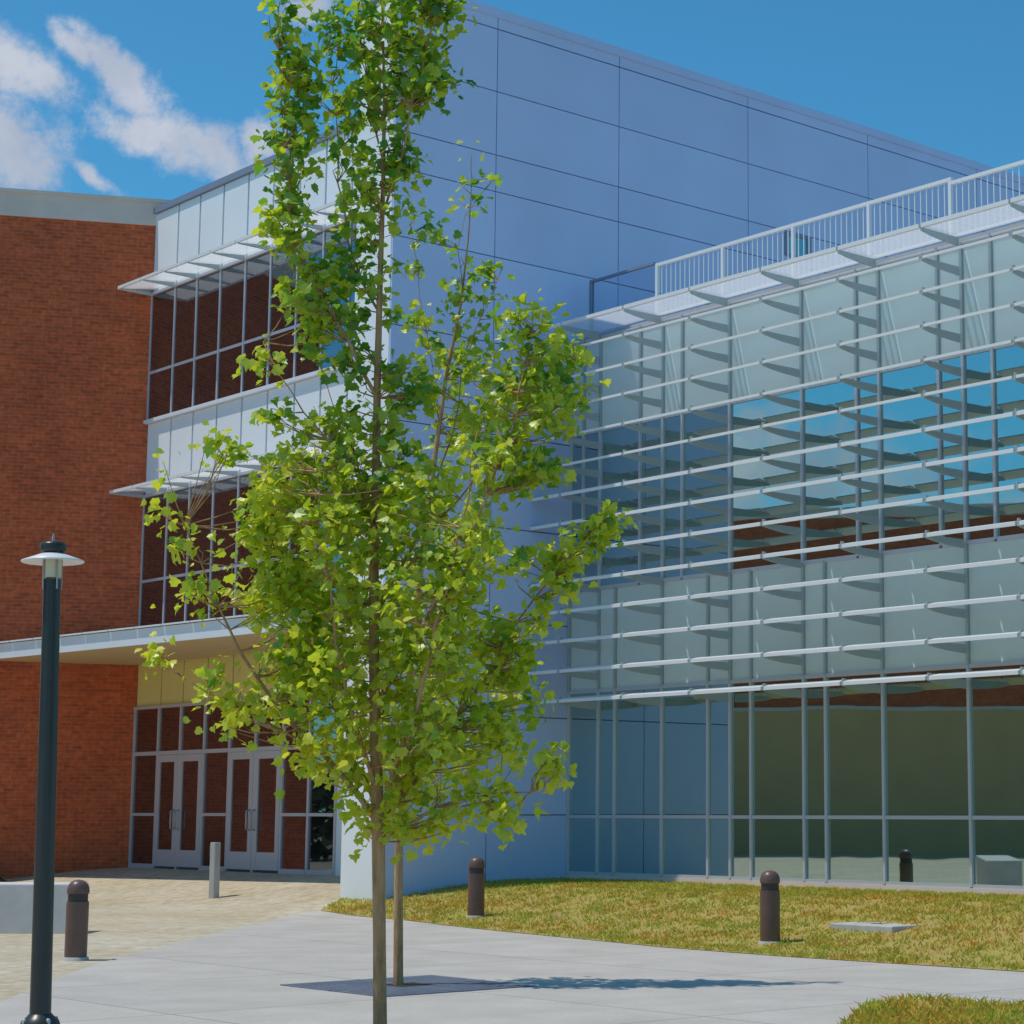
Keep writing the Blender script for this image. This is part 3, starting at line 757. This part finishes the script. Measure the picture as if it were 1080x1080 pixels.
LEAF = [(0, 0), (.30, -.06), (.42, .12), (.54, .30), (.40, .44), (.38, .66), (.20, .64), (0, 1.0), (-.20, .64), (-.38, .66), (-.40, .44), (-.54, .30), (-.42, .12), (-.30, -.06)]
def tree(name, base, trunk, limbs, blobs, leaf, label, seed, many=1.0, bare=.045, stake=False, crown_base=.5):
    """trunk and limbs as tapered tubes; leaves grow in sprays on twigs inside the given clumps.
    All coordinates are metres in the tree's own frame (x right, y away, z up)."""
    rng = random.Random(seed)
    root = empty(name, base, label=label, cat='tree')
    mb = MB()
    (tp, tr) = trunk
    mb.tube(tp, tr, 12)
    attach = []
    def sample(pts, step=.12):
        out = []
        for a, b in zip(pts[:-1], pts[1:]):
            a, b = Vector(a), Vector(b); n = max(1, int((b - a).length / step))
            out += [a.lerp(b, i / n) for i in range(n)]
        return out + [Vector(pts[-1])]
    attach += sample(tp)
    for pts, r0 in limbs:
        n = len(pts)
        # soften the limb with small wobbles
        fine = sample(pts, .16)
        fine = [p + Vector((rng.gauss(0, .012), rng.gauss(0, .012), rng.gauss(0, .008))) if 0 < i < len(fine) - 1 else p for i, p in enumerate(fine)]
        rr = [max(.0035, r0 * (1 - .86 * i / (len(fine) - 1))) for i in range(len(fine))]
        mb.tube(fine, rr, 7)
        attach += fine
    V = []; F = []; age = []
    A = np.array([tuple(a) for a in attach])
    twigs = MB()
    for (x, y, z, rx, ry, rz, count, tone) in blobs:
        sprays = max(1, int(round(count * many / 8)))
        for _ in range(sprays):
            while True:
                q = Vector((rng.uniform(-1, 1), rng.uniform(-1, 1), rng.uniform(-1, 1)))
                if q.length < 1: break
            c = Vector((x + q.x * rx, y + q.y * ry, z + q.z * rz))
            # twig from the nearest wood below
            d = A - np.array(tuple(c)); dist = np.sqrt((d ** 2).sum(1)) + np.where(d[:, 2] > -.02, .35, 0)
            k = int(dist.argmin()); s = attach[k]
            mid = s.lerp(c, .5) + Vector((rng.gauss(0, .03), rng.gauss(0, .03), -.05 * (c - s).length))
            if (c - s).length < .9: twigs.tube([s, mid, c], [.0055, .004, .0022], 4)
            nl = rng.randint(7, 11)
            tn = min(1, max(0, rng.gauss(tone, .16)))
            sp = rng.uniform(.035, .085)
            for _ in range(nl):
                p = c + Vector((rng.gauss(0, sp), rng.gauss(0, sp), rng.gauss(0, sp * .9)))
                if p.z < crown_base: continue
                tx = np.interp(p.z, [q_[2] for q_ in tp], [q_[0] for q_ in tp])
                if p.y < .05 and abs(p.x - tx) < bare and rng.random() < .85: continue      # few leaves right on the stem
                L = leaf * rng.uniform(.5, 1.35)
                tip = Vector((rng.gauss(0, 1), rng.gauss(0, 1), rng.gauss(-.45, .5))).normalized()
                nrm = Vector((rng.gauss(-.25, .55), rng.gauss(-.35, .6), rng.gauss(.75, .4)))
                sd = tip.cross(nrm)
                if sd.length < 1e-3: continue
                sd.normalize(); nrm = sd.cross(tip)
                b = len(V); fold = rng.uniform(-.1, .45); curl = rng.uniform(.02, .4)
                V.append(tuple(p + tip * (.35 * L) - nrm * (.03 * L)))
                for (lx, ly) in LEAF:
                    V.append(tuple(p + sd * (lx * L) + tip * (ly * L) + nrm * (abs(lx) * fold * L - curl * ly * ly * L)))
                n = len(LEAF)
                F += [(b, b + 1 + i, b + 1 + (i + 1) % n) for i in range(n)]
                age += [tn] * (n + 1)
    mb.v, b0_ = mb.v, len(mb.v)
    mb.f += [tuple(i + b0_ for i in f) for f in twigs.f]; mb.v += twigs.v; mb.sm += twigs.sm
    mb.build('trunk', M['bark'], root)
    me = bpy.data.meshes.new('crown'); me.from_pydata(V, [], F); me.materials.append(M['leaf'])
    a = me.attributes.new('age', 'FLOAT', 'POINT'); a.data.foreach_set('value', age)
    o = bpy.data.objects.new('crown', me); col.objects.link(o); o.parent = root
    return root

# near tree: a young maple, 7.4 m tall, 13.6 m from the camera
S1 = 1 / 161.0
def measured(px, py, depth, base):
    """a point measured in the photograph, as metres in the tree's own frame at the tree's distance"""
    xc, yc = (px - 744.07) / 2194.39, (py - 540.13) / 2194.39
    cp, sp = math.cos(R(8.205)), math.sin(R(8.205))
    k = depth / (cp + sp * yc)
    return xc * k - base, 1.6 + (sp - cp * yc) * k
def T1(px, py, y=0):
    x, z = measured(px, py, 13.6, -2.07); return (x, y, z)
def near_tree():
    base = (-2.07, 13.6, 0)
    tp = [T1(401, 1122), T1(401, 1108), T1(400, 1000, .01), T1(399, 880), T1(396, 760, -.02), T1(394, 640), T1(396, 500, .02), T1(398, 400), T1(401, 300, -.01), T1(404, 200), T1(405, 100, .02), T1(403, 0), T1(402, -70)]
    tr = [.058, .046, .041, .043, .036, .032, .028, .024, .019, .015, .011, .007, .003]
    limbs = [
        ([T1(398, 868), T1(380, 838, -.05), T1(340, 790, -.12), T1(292, 742, -.18), T1(262, 690, -.2), T1(238, 645, -.22), T1(222, 600, -.25), T1(205, 560, -.26)], .022),
        ([T1(345, 796, -.12), T1(310, 772, -.2), T1(270, 752, -.26), T1(225, 735, -.3), T1(188, 700, -.32)], .010),
        ([T1(398, 850), T1(370, 800, .15), T1(335, 720, .3), T1(315, 640, .36), T1(300, 560, .4), T1(292, 495, .4)], .018),
        ([T1(398, 840), T1(380, 760, -.3), T1(362, 660, -.42), T1(350, 560, -.46), T1(345, 480, -.46)], .017),
        ([T1(399, 860), T1(425, 800, -.2), T1(455, 720, -.35), T1(478, 640, -.45), T1(500, 540, -.5), T1(512, 470, -.5)], .02),
        ([T1(399, 875), T1(430, 820, .2), T1(470, 760, .35), T1(515, 700, .5), T1(545, 650, .55)], .017),
        ([T1(399, 888), T1(425, 872, -.1), T1(465, 850, -.2), T1(515, 838, -.25), T1(560, 836, -.3), T1(590, 800, -.3)], .013),
        ([T1(395, 650), T1(425, 590, .2), T1(450, 520, .3), T1(470, 450, .35), T1(480, 380, .35)], .014),
        ([T1(396, 560), T1(370, 500, -.15), T1(330, 440, -.2), T1(300, 400, -.25), T1(286, 370, -.25)], .010),
        ([T1(398, 420), T1(370, 365, -.1), T1(345, 320, -.15), T1(318, 270, -.2), T1(308, 200, -.2), T1(305, 130, -.2), T1(302, 60, -.2), T1(300, 20, -.2)], .014),
        ([T1(400, 330), T1(375, 285, .15), T1(360, 240, .2), T1(352, 180, .25), T1(345, 110, .25), T1(340, 40, .25)], .010),
        ([T1(403, 230), T1(425, 180, -.1), T1(440, 120, -.15), T1(455, 60, -.2), T1(470, 0, -.2)], .010),
        ([T1(404, 170), T1(390, 110, .1), T1(380, 50, .15), T1(375, -20, .15)], .008),
        ([T1(399, 880), T1(440, 815, .2), T1(510, 705, .3), T1(556, 625, .35), T1(612, 560, .4), T1(652, 516, .4)], .017),
        ([T1(396, 740), T1(470, 630, -.2), T1(520, 530, -.3), T1(548, 450, -.35), T1(562, 370, -.35), T1(566, 340, -.35)], .016),
        ([T1(396, 640), T1(480, 520, .2), T1(540, 460, .3), T1(585, 420, .3), T1(605, 372, .3)], .011),
        ([T1(396, 520), T1(365, 470, .2), T1(330, 380, .35)], .008),
    ]
    B = []
    def bl(px, py, rx, ry, n, tone=.62, y=0., ryd=None):
        x, _, z = T1(px, py)
        B.append((x, y, z, rx * S1, (ryd if ryd else max(rx * S1 * 1.1, .15)), ry * S1, n, tone))
    # top
    bl(305, 25, 16, 34, 50, .42, -.2); bl(318, 90, 26, 52, 150, .38, -.1); bl(312, 165, 25, 45, 120, .40, -.15); bl(308, 245, 24, 48, 115, .46, -.15); bl(330, 315, 32, 42, 120, .5, -.12)
    bl(385, 30, 48, 45, 210, .32, .05); bl(440, 25, 46, 42, 190, .36, -.1); bl(465, 5, 32, 26, 80, .3, -.2); bl(440, 90, 36, 42, 170, .30, -.1); bl(400, 110, 30, 42, 110, .45); bl(356, 120, 22, 60, 70, .42, .2)
    bl(420, 165, 26, 26, 90, .30); bl(395, 215, 22, 42, 90, .5); bl(360, 215, 20, 40, 32, .4, .2); bl(378, 285, 26, 42, 60, .35); bl(352, 285, 22, 30, 36, .4); bl(340, 355, 24, 28, 46, .4); bl(405, 290, 14, 60, 30, .4); bl(365, 330, 18, 26, 24, .35)
    # left strays
    bl(292, 385, 12, 22, 18, .6, -.25); bl(300, 435, 13, 26, 22, .55, -.25); bl(322, 470, 14, 16, 14, .55, -.2); bl(240, 478, 15, 26, 34, .5, -.25); bl(271, 482, 6, 8, 5, .5, -.25); bl(187, 492, 8, 8, 5, .65, -.3)
    bl(185, 540, 12, 14, 12, .75, -.28); bl(205, 570, 10, 22, 14, .7, -.28); bl(222, 632, 18, 20, 30, .68, -.24); bl(186, 698, 14, 12, 12, .75, -.32); bl(235, 722, 18, 22, 24, .75, -.3); bl(265, 745, 22, 24, 40, .7, -.28); bl(255, 772, 12, 8, 8, .75, -.28); bl(225, 758, 10, 8, 6, .75, -.3)
    # left mass
    bl(285, 545, 36, 42, 170, .62, .1); bl(280, 610, 34, 50, 160, .66, .15); bl(320, 520, 38, 50, 190, .62, -.2); bl(320, 640, 42, 70, 260, .68, .05); bl(310, 730, 40, 48, 150, .74, -.1); bl(345, 790, 40, 42, 120, .78, -.1)
    # heart of the crown
    bl(380, 470, 45, 60, 250, .55); bl(365, 560, 48, 70, 320, .64, -.15, .6); bl(430, 540, 48, 70, 300, .6, .05, .6); bl(375, 680, 52, 70, 360, .7, .05, .65); bl(450, 660, 55, 75, 380, .66, -.1, .65); bl(400, 780, 60, 62, 330, .76, .05, .6); bl(470, 770, 48, 60, 240, .76, .05, .6); bl(420, 850, 38, 36, 110, .74, 0, .4)
    bl(375, 385, 24, 34, 50, .42); bl(430, 400, 36, 36, 120, .42, .1); bl(500, 600, 38, 55, 160, .58, -.3)
    # right side
    bl(530, 690, 34, 40, 120, .62, .4); bl(520, 770, 34, 40, 110, .7, .3); bl(550, 722, 20, 26, 36, .66, .5); bl(488, 850, 34, 22, 60, .74, -.15); bl(535, 862, 22, 22, 46, .72, -.25); bl(528, 838, 16, 12, 16, .72, -.25); bl(585, 808, 15, 26, 40, .70, -.3); bl(455, 882, 30, 12, 28, .74, -.1); bl(385, 862, 20, 20, 26, .74)
    bl(562, 362, 24, 28, 70, .52, -.3); bl(598, 362, 15, 20, 30, .62, .3); bl(570, 405, 38, 34, 120, .55, -.1); bl(548, 440, 36, 36, 120, .55, -.2); bl(590, 430, 22, 34, 60, .5, .2); bl(560, 490, 40, 28, 90, .5, -.1); bl(535, 500, 28, 34, 90, .55, -.3); bl(618, 400, 8, 8, 4, .4, .3); bl(642, 530, 12, 17, 26, .68, .4); bl(622, 552, 18, 20, 40, .66, .4); bl(600, 575, 22, 22, 46, .66, .4); bl(570, 585, 16, 20, 30, .66, .4); bl(583, 610, 18, 16, 30, .64, .35); bl(545, 585, 14, 22, 24, .66, .4); bl(560, 640, 16, 16, 20, .66, .35); bl(535, 660, 26, 26, 46, .62, .3)
    tree('maple_tree', base, (tp, tr), limbs, B, .068, 'nearest young maple with a full yellow green crown standing before the entrance', 11, many=1.75, crown_base=1.25)
near_tree()

# rear tree: thinner, behind the first
S2 = 1 / 113.5
def T2(px, py, y=0):
    x, z = measured(px, py, 19.77, -2.84); return (x, y, z)
def rear_tree():
    base = (-2.84, 19.77, 0)
    tp = [T2(420, 1045), T2(420, 1030), T2(420, 900, .02), T2(424, 800), T2(432, 700, .03), T2(444, 600), T2(456, 500, .02), T2(470, 400), T2(486, 320, .02), T2(494, 250), T2(498, 190)]
    tr = [.056, .046, .04, .036, .032, .028, .024, .018, .012, .008, .003]
    limbs = [
        ([T2(422, 850), T2(450, 770, .2), T2(478, 690, .3), T2(496, 600, .35), T2(510, 530, .35)], .015),
        ([T2(432, 700), T2(470, 610, -.2), T2(500, 520, -.25), T2(515, 440, -.25), T2(522, 400, -.25)], .014),
        ([T2(470, 400), T2(500, 360, -.1), T2(520, 320, -.15), T2(532, 285, -.15)], .008),
        ([T2(488, 300), T2(482, 260, .1), T2(490, 225, .1), T2(520, 185, .1)], .005),
        ([T2(462, 440), T2(448, 350, .1), T2(440, 290, .1), T2(430, 235, .1)], .006),
        ([T2(426, 780), T2(400, 700, .3), T2(375, 600, .4), T2(360, 520, .4)], .014),
        ([T2(421, 860), T2(455, 820, -.3), T2(500, 780, -.4), T2(548, 740, -.4)], .012),
    ]
    B = []
    def bl(px, py, rx, ry, n, tone=.55, y=0., ryd=None):
        x, _, z = T2(px, py)
        B.append((x, y, z, rx * S2, (ryd if ryd else max(rx * S2 * 1.1, .15)), ry * S2, n, tone))
    bl(495, 195, 10, 14, 5, .4); bl(498, 158, 4, 3, 2, .8); bl(492, 215, 16, 10, 7, .4); bl(522, 188, 6, 5, 3, .5); bl(508, 200, 7, 16, 9, .3)
    bl(433, 222, 7, 26, 16, .35, .1); bl(443, 255, 8, 20, 10, .45, .1); bl(463, 235, 12, 20, 14, .35); bl(468, 255, 9, 10, 9, .35)
    bl(494, 290, 20, 22, 38, .22, -.1); bl(520, 300, 16, 20, 28, .28, -.1); bl(480, 320, 26, 22, 44, .28); bl(430, 275, 14, 18, 14, .5, .1); bl(455, 345, 30, 26, 50, .4); bl(505, 345, 18, 22, 24, .42); bl(520, 322, 16, 14, 16, .5)
    bl(470, 400, 46, 36, 130, .5); bl(500, 380, 28, 28, 60, .45); bl(515, 420, 40, 36, 130, .56); bl(490, 470, 46, 46, 190, .56)
    bl(520, 550, 30, 40, 100, .6, -.2)
    
    bl(480, 560, 42, 55, 170, .6, .1, .5); bl(380, 560, 48, 70, 160, .58, .3); bl(500, 690, 46, 56, 170, .64, .1, .6); bl(440, 730, 60, 60, 200, .66, .1, .6); bl(530, 730, 34, 36, 76, .66, -.2); bl(470, 800, 46, 36, 100, .7, -.1); bl(450, 640, 55, 55, 160, .62, 0, .6)
    tree('maple_tree', base, (tp, tr), limbs, B, .084, 'thin young maple growing from the square grate just behind the nearest tree', 23, many=1.1, crown_base=1.35)
rear_tree()

# low shrub at the foot of the brick wall
def shrub(x, y):
    z = zg(x, y); rng = random.Random(5)
    root = empty('shrub', (x, y, z), label='small dark green shrub at the foot of the brick wall on the far left', cat='shrub')
    mb = MB()
    for k in range(9):
        a = rng.uniform(0, 6.28); r = rng.uniform(.2, .55)
        mb.tube([(0, 0, -.02), (r * .5 * math.cos(a), r * .5 * math.sin(a), .22), (r * math.cos(a), r * math.sin(a), rng.uniform(.3, .45))], [.012, .009, .004], 5)
    mb.build('stem', M['bark'], root)
    m = mat('shrub leaf', (.022, .05, .018), .6, var=.4, vscale=8)
    lv = MB()
    for k in range(1500):
        a = rng.uniform(0, 6.28); r = .65 * math.sqrt(rng.random()); h = (.42 * (1 - (r / .68) ** 2) + .06) * rng.uniform(.15, 1.05)
        p = Vector((r * math.cos(a), r * math.sin(a), h)); t1 = Vector((rng.gauss(0, 1), rng.gauss(0, 1), rng.gauss(.3, .6))).normalized(); s = t1.cross(Vector((rng.gauss(0, 1), rng.gauss(0, 1), 1))).normalized() * .022
        lv.add([p, p + t1 * .035 + s, p + t1 * .08, p + t1 * .035 - s], [(0, 1, 2, 3)])
    lv.build('foliage', m, root, fix=False)
shrub(-14.9, 43.0)
